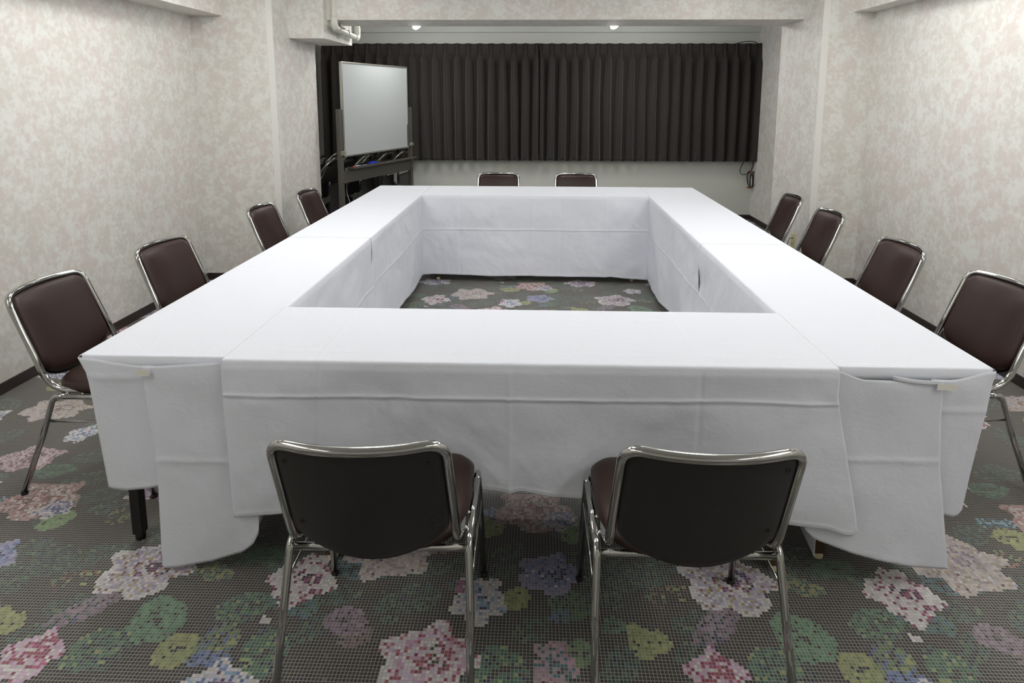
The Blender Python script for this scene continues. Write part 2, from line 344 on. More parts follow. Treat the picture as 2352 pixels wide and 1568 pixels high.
    for j in range(y0, y1):
        i = x0-3
        while i < x1:
            sh = int(round(j*.01)); ci = A[(i+91+sh) % TW, (j+60) % TH]; k = i+1
            while k < x1 and A[(k+91+sh) % TW, (j+60) % TH] == ci: k += 1
            quad(i*t, min(k, x1)*t, j*t, (j+1)*t, ci); i = k
    quad(-2.65, 2.58, Y0, y0*t, 0)
    me = bpy.data.meshes.new('floor'); me.from_pydata(vs, [], fs); me.update()
    at = me.attributes.new('tile_colour', 'FLOAT_COLOR', 'CORNER')
    buf = np.ones((len(fs)*4, 4), np.float32); buf[:, :3] = np.repeat(arr[np.array(cols)], 4, axis=0)
    at.data.foreach_set('color', buf.ravel())
    o = bpy.data.objects.new('floor', me); COL.objects.link(o); tag(o, kind='structure')
    m = mat('mosaic_floral_floor', (70, 66, 62), .55); b = bsdf(m)
    ge = N(m, 'ShaderNodeNewGeometry'); sc = N(m, 'ShaderNodeVectorMath', operation='SCALE'); sc.inputs['Scale'].default_value = 100
    L(m, ge.outputs['Position'], sc.inputs[0])
    fl = N(m, 'ShaderNodeVectorMath', operation='FLOOR'); L(m, sc.outputs[0], fl.inputs[0]); wn = N(m, 'ShaderNodeTexWhiteNoise', noise_dimensions='2D'); L(m, fl.outputs[0], wn.inputs['Vector'])
    fr = N(m, 'ShaderNodeVectorMath', operation='FRACTION'); L(m, sc.outputs[0], fr.inputs[0])
    su = N(m, 'ShaderNodeVectorMath', operation='SUBTRACT'); L(m, fr.outputs[0], su.inputs[0]); su.inputs[1].default_value = (.5, .5, .5)
    ab = N(m, 'ShaderNodeVectorMath', operation='ABSOLUTE'); L(m, su.outputs[0], ab.inputs[0]); sx = N(m, 'ShaderNodeSeparateXYZ'); L(m, ab.outputs[0], sx.inputs[0])
    mxm = N(m, 'ShaderNodeMath', operation='MAXIMUM'); L(m, sx.outputs[0], mxm.inputs[0]); L(m, sx.outputs[1], mxm.inputs[1])
    gr = N(m, 'ShaderNodeMapRange'); gr.inputs['From Min'].default_value = .40; gr.inputs['From Max'].default_value = .43; L(m, mxm.outputs[0], gr.inputs['Value'])
    ca = N(m, 'ShaderNodeAttribute', attribute_name='tile_colour')
    hv = N(m, 'ShaderNodeHueSaturation'); hv.inputs['Saturation'].default_value = .80; L(m, ca.outputs['Color'], hv.inputs['Color'])
    vr = N(m, 'ShaderNodeMapRange'); vr.inputs['To Min'].default_value = .82; vr.inputs['To Max'].default_value = 1.18; L(m, wn.outputs['Value'], vr.inputs['Value']); L(m, vr.outputs[0], hv.inputs['Value'])
    g2 = N(m, 'ShaderNodeMix', data_type='RGBA'); g2.inputs[0].default_value = .22; g2.inputs[6].default_value = (*lin((172, 169, 163)), 1); L(m, ca.outputs['Color'], g2.inputs[7])
    mx = N(m, 'ShaderNodeMix', data_type='RGBA'); L(m, gr.outputs[0], mx.inputs[0]); L(m, hv.outputs[0], mx.inputs[6]); L(m, g2.outputs[2], mx.inputs[7])
    L(m, mx.outputs[2], b.inputs['Base Color'])
    me.materials.append(m); return o
carpet()
struct('floor_slab', MB().box(-2.8, 2.8, Y0-.1, 6.1, -.12, -.004), M_GREY)

T = .12
struct('wall_left', MB().box(XL-T, XL, Y0, YB+T, 0, CEIL_Z+.1), M_WALL)
struct('wall_right', MB().box(XR, XR+T, Y0, YRC, 0, CEIL_Z+.1), M_WALL)
struct('wall_front', MB().box(XL-T, XR+T, Y0-T, Y0, 0, CEIL_Z+.1), M_WALL)
struct('wall_back', MB().box(XL-T, XAR+T, YB, YB+T, 0, CEIL_Z+.1), M_GREY)
struct('wall_pillar_left', MB().box(XL-.01, XPL, YLC, YPL, 0, CEIL_Z+.1), M_WALL)
struct('wall_pillar_right', MB().box(XPR, XAR+T, YRC, YPR, 0, CEIL_Z+.1), M_WALL)
struct('wall_alcove_right', MB().box(XAR, XAR+T, YPR, YB, 0, CEIL_Z+.1), M_WALL)
struct('ceiling', MB().box(XL-T, XAR+T, Y0-T, YB+T, CEIL_Z, CEIL_Z+.1), M_CEIL)
struct('trim_1', MB().box(XPL, XPR, 3.50, YPR, 2.092, CEIL_Z+.01), M_WALL)                      # beam
struct('ceiling_alcove', MB().box(XL, XAR, YPR, YB, 2.285, 2.33), M_CEIL)
struct('trim_2', MB().box(XL-.01, XAR+.01, YB-.045, YB, 2.215, 2.287), mat('grey_cove_moulding', (196, 199, 195), .6), bevel=.008)
struct('trim_3', MB().box(XPL-.01, -1.728, 3.42, 4.19, 1.938, CEIL_Z+.01), M_WALL)                # duct box
struct('trim_4', MB().box(XL-.01, -2.40, Y0, YLC, 2.078, CEIL_Z+.01), M_WALL)                     # bulkheads
struct('trim_5', MB().box(2.36, XR+.01, Y0, YRC, 2.103, CEIL_Z+.01), M_WALL)
struct('trim_6', MB().box(XPL-.045, XPL+.002, YLC-.002, YLC+.012, .056, CEIL_Z+.01), M_STRIP)
struct('trim_7', MB().box(XPR-.002, XPR+.045, YRC-.002, YRC+.012, .056, CEIL_Z+.01), M_STRIP)
H = .0565; B = .008
struct('baseboard_left', MB().box(XL, XL+B, Y0, YLC, 0, H).box(XL, XPL+B, YLC-B, YLC, 0, H).box(XPL, XPL+B, YLC-B, YPL, 0, H), M_BASE)
struct('baseboard_right', MB().box(XR-B, XR, Y0, YRC, 0, H).box(XPR-B, XR, YRC-B, YRC, 0, H).box(XPR-B, XPR, YRC, YPR, 0, H).box(XPR-B, XAR, YPR, YPR+B, 0, H).box(XAR-B, XAR, YPR, YB, 0, H), M_BASE)
struct('baseboard_back', MB().box(XL, XAR-B, YB-B, YB, 0, H), M_BASE)
struct('baseboard_front', MB().box(XL, XR, Y0, Y0+B, 0, H), M_BASE)
# window behind the curtains
struct('window_1', MB().box(-2.35, 2.4, YB-.02, YB+.005, .80, 2.0), mat('window_glass_night', (40, 44, 48), .1))

# ceiling fixtures, then the added alcove fill lights
def lit(name, strength):
    m = bpy.data.materials.new(name); m.use_nodes = True; b = bsdf(m)
    b.inputs['Base Color'].default_value = (.9, .9, .9, 1); b.inputs['Emission Color'].default_value = (*LIGHT_COL, 1); b.inputs['Emission Strength'].default_value = strength
    return m
m_em = lit('lit_bulb', 6.0)
def lamp_place(x, y): return ('left' if x < 0 else 'right')+' side of the room, '+('behind the camera' if y < -.5 else 'above the near tables' if y < 1.5 else 'above the middle of the tables' if y < 2.3 else 'just before the beam')
for k, (x, y, p) in enumerate(LAMPS):
    r = empty('ceiling_light', (x, y, CEIL_Z)); tag(r, 'fluorescent ceiling light, '+('inner' if abs(x) < 1.5 else 'outer')+' row, '+('far back, ' if y < -2 else '')+lamp_place(x, y), 'ceiling light', 'fluorescent ceiling lights')
    MB().box(-.15, .15, -.64, .64, -.03, 0).build('housing', M_CEIL, r, bevel=.005)
    MB().box(-.12, .12, -.60, .60, -.105, -.032).build('diffuser', lit('lit_diffuser', p), r, bevel=.012)
for k, (x, y, p) in enumerate(ALC_FILL):
    r = empty('ceiling_light', (x, y, 2.285)); tag(r, 'added unseen fill light behind the beam, '+['left', 'right'][k]+' half of the alcove', 'ceiling light', 'added alcove fill lights')
    MB().box(-.62, .62, -.09, .09, -.03, 0).build('housing', M_CEIL, r, bevel=.005)
    MB().box(-.60, .60, -.06, .06, -.075, -.032).build('diffuser', lit('lit_diffuser', p), r, bevel=.01)

# ------------------------------------------------------------------ pipe on the duct box
r = empty('drain_pipe', (-1.66, 3.50, 2.05)); tag(r, 'ivory plastic pipe with elbows running along the duct box above the whiteboard', 'pipe')
r.location = (0, 0, 0)
px = -1.665; pr = .024
MB().tube([(px, 3.50, CEIL_Z), (px, 3.50, 2.03), (px, 4.16, 2.0), (px, 4.16, 2.29)], pr, 18, fillet=.05).build('pipe', M_PVC, r)
MB().tube([(px, 3.50, 2.125), (px, 3.50, 2.03), (px, 3.60, 2.026)], pr+.004, 18, fillet=.05).build('elbow', M_PVC, r)
MB().tube([(px, 4.06, 2.005), (px, 4.16, 2.0), (px, 4.16, 2.10)], pr+.004, 18, fillet=.05).build('elbow', M_PVC, r)
MB().tube([(px, 3.83, 2.0155), (px, 3.845, 2.0147)], pr+.005, 18).build('coupling', M_PVC, r)
MB().tube([(px-.03, 3.80, 2.06), (px, 3.80, 2.05)], .006, 8).box(px-.066, px-.03, 3.785, 3.815, 1.97, 2.10).build('pipe_clip', M_PVC, r)

# alcove lamps
for k, (x, lab) in enumerate([(-1.19, 'small lit spot lamp under the alcove ceiling near the pipe'), (.706, 'small lit spot lamp under the alcove ceiling towards the right')]):
    r = empty('spot_lamp', (x, 4.42, 2.285)); tag(r, lab, 'lamp', 'alcove spot lamps')
    MB().lathe([(.035, 0), (.035, -.012), (.012, -.014), (.012, -.06), (.022, -.065), (.026, -.10)]).build('socket', M_WHT, r)
    mm = Matrix.Rotation(-.5, 3, 'Y')
    o = MB().lathe([(.024, 0), (.03, -.02), (.040, -.045), (.044, -.06), (.040, -.075), (.025, -.085), (.004, -.089)], (0, 0, -.09), 24, mm).build('bulb', m_em, r)

# ------------------------------------------------------------------ stacking chair
def cushion(mb, outline, prof, place, rings=10):
    """outline: (a,b) points; prof(rho)->height; place(a,b,h)->xyz"""
    out = np.array(outline, float); c = out.mean(0); n = len(out); rows = []
    for k in range(rings+1):
        rho = (k/rings)**.7 if k else 0
        h = prof(rho)
        rows.append([place(*(c+(out-c)*max(rho, 1e-3)), h) for _ in (0,)] if False else [place(c[0]+(p[0]-c[0])*max(rho, .002), c[1]+(p[1]-c[1])*max(rho, .002), h) for p in out])
    rows.append([place(c[0]+(p[0]-c[0])*1.0, c[1]+(p[1]-c[1])*1.0, 0.0) for p in out])
    for k in range(rings-2, -1, -2): 
        rho = max((k/rings), .002); rows.append([place(c[0]+(p[0]-c[0])*rho, c[1]+(p[1]-c[1])*rho, 0.0) for p in out])
    V = [p for row in rows for p in row]
    F = [(i*n+k, i*n+(k+1) % n, (i+1)*n+(k+1) % n, (i+1)*n+k) for i in range(len(rows)-1) for k in range(n)]
    return mb.add(V, F, True)
def rrect(w, d, rs, n=8, bulge=None):
    """rounded rectangle half sizes w,d; corner radii (++,-+,--,+-); edges subdivided; bulge(a,b)->(a,b)"""
    cs = [(w, d, rs[0], 0), (-w, d, rs[1], 90), (-w, -d, rs[2], 180), (w, -d, rs[3], 270)]; P = []
    for (x, y, r, a0) in cs:
        cx, cy = x-math.copysign(r, x), y-math.copysign(r, y)
        for k in range(n+1):
            a = math.radians(a0+90*k/n); P.append((cx+r*math.cos(a), cy+r*math.sin(a)))
    Q = []
    for i, p in enumerate(P):
        q = P[(i+1) % len(P)]; Q.append(p); dd = math.hypot(q[0]-p[0], q[1]-p[1])
        m = int(dd/.03)
        for k in range(1, m): Q.append((p[0]+(q[0]-p[0])*k/m, p[1]+(q[1]-p[1])*k/m))
    return [bulge(*p) for p in Q] if bulge else Q
R_T = .0102
YT, ZT = -.268, .746          # top of back frame
YBB, ZBB = -.140, .402        # where the back tube turns forward
def back_y(z): return YBB+(z-ZBB)*(YT-YBB)/(ZT-ZBB)
def sag(x): return -.044*(1-(x/.19)**2)
def make_chair():
    r = empty('stacking_chair')
    # chrome back frame
    pts = [(-.198, .05, .398), (-.198, YBB+.01, .400), (-.189, YT, ZT)]
    top = [(x, YT+sag(x), ZT+.004*(1-(x/.19)**2)) for x in (-.10, -.05, 0, .05, .10)]
    pts = pts+top+[(.189, YT, ZT), (.198, YBB+.01, .400), (.198, .05, .398)]
    MB().tube(pts, .0114, 14, fillet=[.075, .065, 0.03, .02, .02, .02, .03, .065, .075]).build('back_frame', M_CHROME, r)
    # backrest cushion
    zc = (.728+.475)/2
    def blg(a, b): return (a*(1-.0*b), b-(.035*(1-(a/.175)**2) if b < 0 else -.0))
    out = rrect(.181, .134, (.04, .04, .035, .035), 8, lambda a, b: (a, b-(.062*(1-min(1, (a/.181)**2)) if b < -.08 else 0)))
    def place(a, b, h):
        z = .604+b; y = back_y(z)+sag(a); return (a, y+.004+h, z+h*.3)
    pr = lambda q: .030*(1-q**7)**.5 if q < 1 else 0.0
    cushion(MB(), out, lambda q: .006+.026*max(0, (1-q**5))**.6, place, 12).build('backrest', M_VINYL, r)
    def place2(a, b, h):
        z = .603+b; y = back_y(z)+sag(a); return (a, y+.003-h, z)
    out2 = rrect(.1845, .141, (.035, .035, .034, .034), 8, lambda a, b: (a, b-(.064*(1-min(1, (a/.1845)**2)) if b < -.09 else 0)))
    sh = cushion(MB(), out2, lambda q: .009*max(0, 1-q**14)**.5, place2, 10).build('back_shell', M_SHELL, r)
    for (a, b) in [(-.155, .105), (.155, .105), (-.148, -.085), (.148, -.085)]:
        z = .603+b; y = back_y(z)+sag(a)-.006
        mm = Matrix.Rotation(PI/2, 3, 'X')
        MB().lathe([(.0065, 0), (.0065, .0015), (.0045, .0028), (.0035, .0018), (.0015, .0018)], (a, y, z), 12, mm).build('screw', M_RUBBER, sh)
    # seat cushion
    def sb(a, b):
        return (a*(1-.10*smooth((-b-.02)/.17)), b-(.0 if b > 0 else .014*(1-(a/.2)**2)*smooth(-b/.16))+(.014*(1-(a/.2)**2) if b > .1 else 0))
    so = rrect(.213, .178, (.055, .055, .09, .09), 8, sb)
    cushion(MB(), so, lambda q: .016+.026*max(0, (1-q**6))**.55, lambda a, b, h: (a, b+.044, .399+h), 12).build('seat', M_VINYL, r)
    # side frames: rail + two legs
    for s in (-1, 1):
        MB().tube([(s*.221, -.060, .386), (s*.221, .150, .386)], R_T, 14).build('seat_rail', M_CHROME, r)
        l1 = MB().tube([(s*.221, -.060, .386), (s*.221, -.104, .386), (s*.228, -.150, .245), (s*.233, -.2465, .012)], R_T, 14, fillet=[.035, 0]).build('leg', M_CHROME, r)
        l2 = MB().tube([(s*.221, .150, .386), (s*.221, .197, .386), (s*.233, .2465, .012)], R_T, 14, fillet=[.035]).build('leg', M_CHROME, r)
        for l, sy in ((l1, -1), (l2, 1)):
            MB().lathe([(.0105, 0), (.0118, .002), (.0118, .009), (.0108, .013)], (s*.233, sy*.2470, 0), 14).build('foot_cap', M_RUBBER, l)
        MB().tube([(s*.228, -.137, .293), (s*.228, .211, .293)], .004, 8).build('side_rod', M_CHROME, r)
        for wy in (.0, -.06): MB().tube([(s*.198, wy, .398), (s*.221, wy, .388)], .006, 8).build('weld_bracket', M_CHROME, r)
    MB().tube([(-.221, -.104, .372), (.221, -.104, .372)], .0095, 12).build('cross_bar', M_CHROME, r)
    MB().tube([(-.221, .17, .376), (.221, .17, .376)], .0095, 12).build('cross_bar', M_CHROME, r)
    return r
chair0 = make_chair()
CH = [  # x, y, heading of +y axis (deg, ccw), label
 (-.366, -.250, 1.2, 'brown vinyl chair with black shell, left of the two seen from behind', 'chairs at the near side of the tables'),
 (.394, -.250, 0.5, 'brown vinyl chair with black shell, right of the two seen from behind', 'chairs at the near side of the tables'),
 (-1.645, .578, -90, 'brown vinyl chrome chair at the left table side, nearest the camera with seat edge visible', 'chairs along the left tables'),
 (-1.585, 1.225, -94, 'brown vinyl chrome chair at the left table side, second from the camera', 'chairs along the left tables'),
 (-1.540, 2.265, -90, 'brown vinyl chrome chair at the left table side, third from the camera', 'chairs along the left tables'),
 (-1.482, 2.935, -91, 'brown vinyl chrome chair at the left table side, farthest from the camera beside the pillar', 'chairs along the left tables'),
 (1.622, .70, 95, 'brown vinyl chrome chair at the right table side, cut by the photo edge', 'chairs along the right tables'),
 (1.575, 1.365, 90, 'brown vinyl chrome chair at the right table side, second from the camera', 'chairs along the right tables'),
 (1.61, 2.235, 88, 'brown vinyl chrome chair at the right table side, third from the camera', 'chairs along the right tables'),
 (1.62, 2.87, 86, 'brown vinyl chrome chair at the right table side, farthest from the camera', 'chairs along the right tables'),
 (-.357, 3.86, 180, 'brown vinyl chrome chair behind the far table, nearer the whiteboard', 'chairs behind the far table'),
 (.371, 3.86, 180, 'brown vinyl chrome chair behind the far table, nearer the hanging cable', 'chairs behind the far table')]
for i, (x, y, a, lab, g) in enumerate(CH):
    c = chair0 if i == 0 else copy_tree(chair0)
    c.location = (x, y, 0); c.rotation_euler = (0, 0, math.radians(a)); tag(c, lab, 'chair', g)

# ------------------------------------------------------------------ tables and tablecloths
ZTOP = .700
def table(x0, x1, y0, y1, legm, footm, lab, inset=.045, insety=.11, left_in=0):
    r = empty('banquet_table', ((x0+x1)/2, (y0+y1)/2, 0)); tag(r, lab, 'table', 'rectangular tables under the white cloths')
    hx, hy = (x1-x0)/2, (y1-y0)/2
    MB().box(-hx, hx, -hy, hy, ZTOP-.032, ZTOP-.003).build('tabletop', M_TABLE, r, bevel=.003)
    ix, iy = (inset, insety) if hy > hx else (insety, inset)
    for sx in (-1, 1):
        for sy in (-1, 1):
            lx, ly = sx*(hx-ix)+(left_in if sx < 0 else 0), sy*(hy-iy)
            l = MB().box(lx-.017, lx+.017, ly-.017, ly+.017, .022, ZTOP-.032).build('leg', legm, r, bevel=.003)
            MB().lathe([(.013, 0), (.016, .004), (.016, .018), (.012, .024)], (lx, ly, 0), 14).build('foot', footm, l)
    if hy > hx:
        for sy in (-1, 1): MB().box(-hx+ix, hx-ix, sy*(hy-iy)-.01, sy*(hy-iy)+.01, ZTOP-.07, ZTOP-.033).build('apron', legm, r)
    else:
        for sx in (-1, 1): MB().box(sx*(hx-ix)-.01, sx*(hx-ix)+.01, -hy+ix, hy-ix, ZTOP-.07, ZTOP-.033).build('apron', legm, r)
XLo, XLi, XRi, XRo = -1.360, -.905, .890, 1.345; YF, YFi, YBi, YBo = 0.0, .453, 3.125, 3.620; YM = 1.60
table(XLo+.004, XLi-.004, YF+.02, 1.80, M_BLACK, M_RUBBER, 'table with black legs under the near left tablecloth')
table(XLo+.004, XLi-.004, 1.805, YBo-.01, M_BLACK, M_RUBBER, 'table hidden under the far left tablecloth, beside the pillar')
table(XRi+.004, XRo-.004, YF+.01, 1.80, M_BROWNLEG, M_CREAM, 'table with brown legs and cream feet under the near right tablecloth')
table(XRi+.004, XRo-.004, 1.805, YBo-.01, M_BROWNLEG, M_CREAM, 'table hidden under the far right tablecloth')
table(XLi+.003, XRi-.003, YF+.015, YFi-.008, M_BROWNLEG, M_CREAM, 'table with brown legs under the front tablecloth between the two side runs', left_in=.16)
table(XLi+.003, XRi-.003, YBi+.012, YBo-.012, M_BROWNLEG, M_CREAM, 'table with brown legs under the back tablecloth in front of the curtains')

def ridge(d, w): return np.exp(-np.abs(d)/w)
def cloth_strip(axis, t0, t1, c_out, c_in, hem_out, hem_in, seed, creases_t=(), crease_z=.60, amp=.006, out_shift=None, in_shift=None, top_crease=(), flare=None, dz=0.0, step=.009, edge_wave=0.0):
    """axis 'y': length along y (side tables, c = x);  axis 'x': length along x (front/back, c = y)."""
    nt = int((t1-t0)/step); ts = np.linspace(t0, t1, nt)
    sgn = 1 if c_in > c_out else -1
    zt = ZTOP+.0035+dz; rf = .007
    rows = []   # each: (c, z, kind, v)
    nd = 120; ntop = int(abs(c_in-c_out)/.011)
    T_, C_, Z_ = [], [], []
    ho = np.array([hem_out(t) for t in ts]); hi = np.array([hem_in(t) for t in ts])
    cols = []
    ew = edge_wave*vnoise(ts*7, ts*0, seed+5)
    def col(c, z, disp, t=ts): 
        cc = np.broadcast_to(c, t.shape)+disp*0; zz = np.broadcast_to(z, t.shape)
        return cc, zz
    def add(c, z, tt=None):
        cols.append((np.array(np.broadcast_to(c, ts.shape), float), np.array(np.broadcast_to(z, ts.shape), float), np.array(ts if tt is None else tt, float)))
    def dropf(cedge, hem, nrm, shift, sd):
        res = []
        for k in range(nd+1):
            v = k/nd; z = (zt-rf)+(hem-(zt-rf))*v; dep = zt-z; env = smooth(dep/.10)
            w = amp*(fbm(ts*3.2, z*3.0, sd, 3)*1.5+.55*fbm(ts*9+2*vnoise(ts*2, z*3, sd), z*8, sd+9, 3))*env
            w = w+.012*np.sin(ts*8.0+sd*1.7+2*vnoise(ts*2, ts*0, sd))*smooth((dep-.15)/.4)*.5
            w = w+.0046*ridge(z-crease_z-.006*vnoise(ts*3, ts*0, sd), .0042)-.0012*ridge(z-crease_z+.012, .006)
            for q, tc in enumerate(creases_t):
                w = w+(.0036 if q % 2 else -.0034)*ridge(ts-tc-.008*vnoise(z*5, z*0+q, sd+q), .006)*smooth(dep/.03)
            w = w+.0016*ridge(z-hem-.012, .003)
            tt = ts.copy()
            if flare:
                a = np.clip((dep-.08)/.42, 0, 1.1); e = (ts-t0)/(t1-t0)
                tt = ts-flare[0]*a*smooth((.10-e)/.10)+flare[1]*a*smooth((e-.90)/.10)
            res.append((cedge+nrm*(w+.005*smooth(dep/.03))+(shift(ts, z) if shift else 0), z, tt))
        return res
    for (c, z, tt) in reversed(dropf(c_out, ho, -sgn, out_shift, seed)): add(c, z, tt)
    for a in (30, 60): add(c_out+sgn*rf*(1-math.cos(math.radians(a)))+ew*0, zt-rf+rf*math.sin(math.radians(a)))
    for k in range(ntop+1):
        c = c_out+sgn*rf+(c_in-c_out-2*sgn*rf)*k/ntop; cc = np.full(ts.shape, c)
        z = zt+.0006*fbm(ts*6, cc*6, seed+30, 3)
        for tc in creases_t: z = z+.0013*ridge(ts-tc, .005)
        for q in top_crease: z = z+.0011*ridge(cc-(c_out+sgn*q), .0035)
        add(cc, z)
    for a in (60, 30): add(c_in-sgn*rf*(1-math.cos(math.radians(a))), zt-rf+rf*math.sin(math.radians(a)))
    for (c, z, tt) in dropf(c_in, hi, sgn, in_shift, seed+50): add(c, z, tt)
    Cc = np.stack([c for c, z, t in cols], 1); Zz = np.stack([z for c, z, t in cols], 1); Tt = np.stack([t for c, z, t in cols], 1)
    P = np.stack([Cc, Tt, Zz], 2) if axis == 'y' else np.stack([Tt, Cc, Zz], 2)
    return P
def hang(tl, tr, bot, y, nu, nv, seed, left=None, right=None, ycurve=None, amp=.006, crease=None, sagf=None, sagtop=.012):
    """free hanging flap at the table end in plane y; tl,tr top x; bot(u)->z; left(v)/right(v)->x"""
    u = np.linspace(0, 1, nu)[:, None]; v = np.linspace(0, 1, nv)[None, :]
    zt = ZTOP-.001-(sagtop*np.sin(PI*u)**.7 if sagf is None else sagf(u))
    zb = np.array([bot(a) for a in u[:, 0]])[:, None]
    z = zt+(zb-zt)*v
    xl = left(z) if left else tl+0*z; xr = right(z) if right else tr+0*z
    x = xl+(xr-xl)*u
    dep = ZTOP-z
    w = amp*(fbm(x*4, z*3.2, seed, 3)*1.4+.3*fbm(x*12, z*9, seed+4, 3))*smooth(dep/.05)+.004*np.sin(x*11+seed)*smooth(dep/.5)
    if crease: w = w+.0042*ridge(z-crease-.005*vnoise(x*5, x*0, seed), .005)
    w = w+.0012*ridge(z-zb-.012, .0025)
    w = w+.006*np.sin(PI*u)*np.exp(-((dep-.05)/.05)**2)
    yy = y-w-.003+(ycurve(u, v) if ycurve else 0)
    return np.stack([x+0*z, yy, z], 2)
def lerp_pts(pts):
    xs = [p[0] for p in pts]; ys = [p[1] for p in pts]
    return lambda t: float(np.interp(t, xs, ys))
def ncurve(pts):
    o = sorted(pts); xs = [p[0] for p in o]; ys = [p[1] for p in o]
    return lambda z: np.interp(z, xs, ys)

# front cloth (overlaps the side cloths)
hem_f = lerp_pts([(-.91, .197), (-.80, .204), (-.6, .225), (-.35, .265), (-.13, .306), (-.085, .300), (-.058, .292), (-.02, .299), (.07, .287), (.15, .287), (.4, .262), (.62, .235), (.83, .206), (.86, .188), (.88, .186), (.89, .200)])
P = cloth_strip('x', -.911, .893, YF-.019, YFi+.002, hem_f, lambda t: .10, 3, creases_t=(-.627, -.058, .50), crease_z=.600, amp=.010, flare=(-.008, .085), top_crease=(.07, .37), dz=.0022, step=.0055)
o = MB().grid(P).build('tablecloth', M_CLOTH, solid=.0012); tag(o, 'white tablecloth over the front table, long straight drop behind the two near chairs', 'tablecloth', 'white tablecloths')
# back cloth
hem_b = lerp_pts([(-.91, .035), (-.88, .055), (-.8, .062), (-.6, .055), (-.42, .050), (-.03, .056), (.0, .052), (.3, .047), (.56, .050), (.60, .055), (.75, .04), (.87, .030), (.89, .02)])
P = cloth_strip('x', -.905, .888, YBo+.002, YBi-.003, lambda t: .46, hem_b, 11, creases_t=(-.60, -.03, .20, .55), crease_z=.430, amp=.011, top_crease=(.2,), flare=(.02, .03), dz=.0022)
o = MB().grid(P).build('tablecloth', M_CLOTH, solid=.0012); tag(o, 'white tablecloth over the far table, drop facing the camera across the open centre', 'tablecloth', 'white tablecloths')
# near left
hl = lambda t: .10+.02*math.sin(t*5)
def inpush(x0, depth, ya, yb):
    return lambda t, z: depth*smooth((.66-z)/.22)*smooth((t-ya)/.15)*smooth((yb-t)/.15)
P = cloth_strip('y', YF+.002, YM+.06, XLo, XLi+.002, lambda t: .31 if t < .5 else .31-.15*min(1, (t-.5)/.2), lambda t: .07+.03*math.sin(t*3), 21, creases_t=(.35, 1.0, 1.36), crease_z=.41, amp=.010, top_crease=(.17, .375), out_shift=lambda t, z: .03*smooth((.70-z)/.05)+.20*np.clip(.66-z, 0, 1), step=.010)
mb = MB().grid(P)
pc = lerp_pts([(0, .274), (.08, .268), (.25, .264), (.6, .272), (1, .292)])
lip = lambda xa, xb: np.array([[(x, yy, zz) for (yy, zz) in ((.012, ZTOP+.0048), (.003, ZTOP+.0046), (-.0005, ZTOP+.0020), (-.0015, ZTOP-.018), (-.002, ZTOP-.036))] for x in np.linspace(xa, xb, 30)])
mb.grid(lip(-1.346, -.906))
mb.grid(hang(-1.358, -1.150, pc, -.001, 30, 46, 31, left=ncurve([(.26, -1.303), (.45, -1.318), (.646, -1.334), (.70, -1.358)]), right=ncurve([(.26, -1.10), (.7, -1.13)]), crease=.640, amp=.005, sagf=lambda u: .022*smooth(u/.9)))
pb = lerp_pts([(0, .010), (.15, .016), (.45, .035), (.75, .068), (.88, .10), (.96, .14), (1, .20)])
mb.grid(hang(-1.158, -.900, pb, -.008, 44, 80, 33, left=ncurve([(.0, -1.147), (.2, -1.143), (.374, -1.139), (.5, -1.147), (.7, -1.162)]), right=ncurve([(0, -.80), (.1, -.815), (.2, -.832), (.389, -.905), (.5, -.90), (.7, -.897)]), crease=.376, amp=.007, sagf=lambda u: .022-.018*u))
o = mb.build('tablecloth', M_CLOTH, solid=.0012); tag(o, 'white tablecloth over the near left table, with long taped corner flap hanging to the floor', 'tablecloth', 'white tablecloths')
MB().box(-1.172, -1.128, -.0235, -.0225, .652, .672).build('tape', M_TAPE, o)
# far left
P = cloth_strip('y', YM, YBo+.002, XLo+.002, XLi+.004, lambda t: .16, lambda t: .075+.025*math.sin(t*4), 41, creases_t=(1.9, 2.35, 2.75, 3.2, 3.42), crease_z=.43, amp=.011, top_crease=(.17, .375), out_shift=inpush(0, .16, 1.75, 3.5), dz=.0012, step=.011, edge_wave=.004)
o = MB().grid(P).build('tablecloth', M_CLOTH, solid=.0012); tag(o, 'white tablecloth over the far left table beside the whiteboard', 'tablecloth', 'white tablecloths')
# near right
YMR = 1.53
P = cloth_strip('y', YF+.002, YMR+.06, XRo, XRi-.002, lambda t: .27 if t < .5 else .27-.11*min(1, (t-.5)/.2), lambda t: .065+.03*math.sin(t*3+1), 51, creases_t=(.35, 1.0, 1.40), crease_z=.43, amp=.010, top_crease=(.17, .30), out_shift=lambda t, z: -.02*smooth((.70-z)/.05)-.20*np.clip(.66-z, 0, 1), step=.010)
mb = MB().grid(P)
pr_ = lerp_pts([(0, .20), (.08, .165), (.12, .157), (.35, .122), (.5, .105), (.75, .083), (1, .072)])
mb.grid(lip(.892, 1.336))
mb.grid(hang(.893, 1.200, pr_, -.009, 50, 80, 53, left=ncurve([(0, .822), (.19, .824), (.28, .875), (.4, .88), (.7, .880)]), right=ncurve([(.05, 1.268), (.2, 1.243), (.421, 1.209), (.55, 1.198), (.672, 1.192), (.7, 1.190)]), crease=.420, amp=.007, sagf=lambda u: .026*smooth(u/.30)))
pq = lerp_pts([(0, .25), (.3, .246), (.6, .240), (.8, .236), (.92, .243), (1, .262)])
mb.grid(hang(1.16, 1.343, pq, -.0005, 30, 50, 55, left=ncurve([(.23, 1.19), (.7, 1.16)]), right=ncurve([(.25, 1.292), (.40, 1.308), (.581, 1.328), (.66, 1.338), (.70, 1.344)]), crease=.578, amp=.006, sagf=lambda u: .026*smooth((1-u)/.75)))
mb.grid(np.array([[(1.045+.145*i/11, -.019-.004*math.sin(PI*i/11), .688-.012*(i/11)-.003*math.sin(PI*i/11)-k*.0045) for k in range(4)] for i in range(12)]))
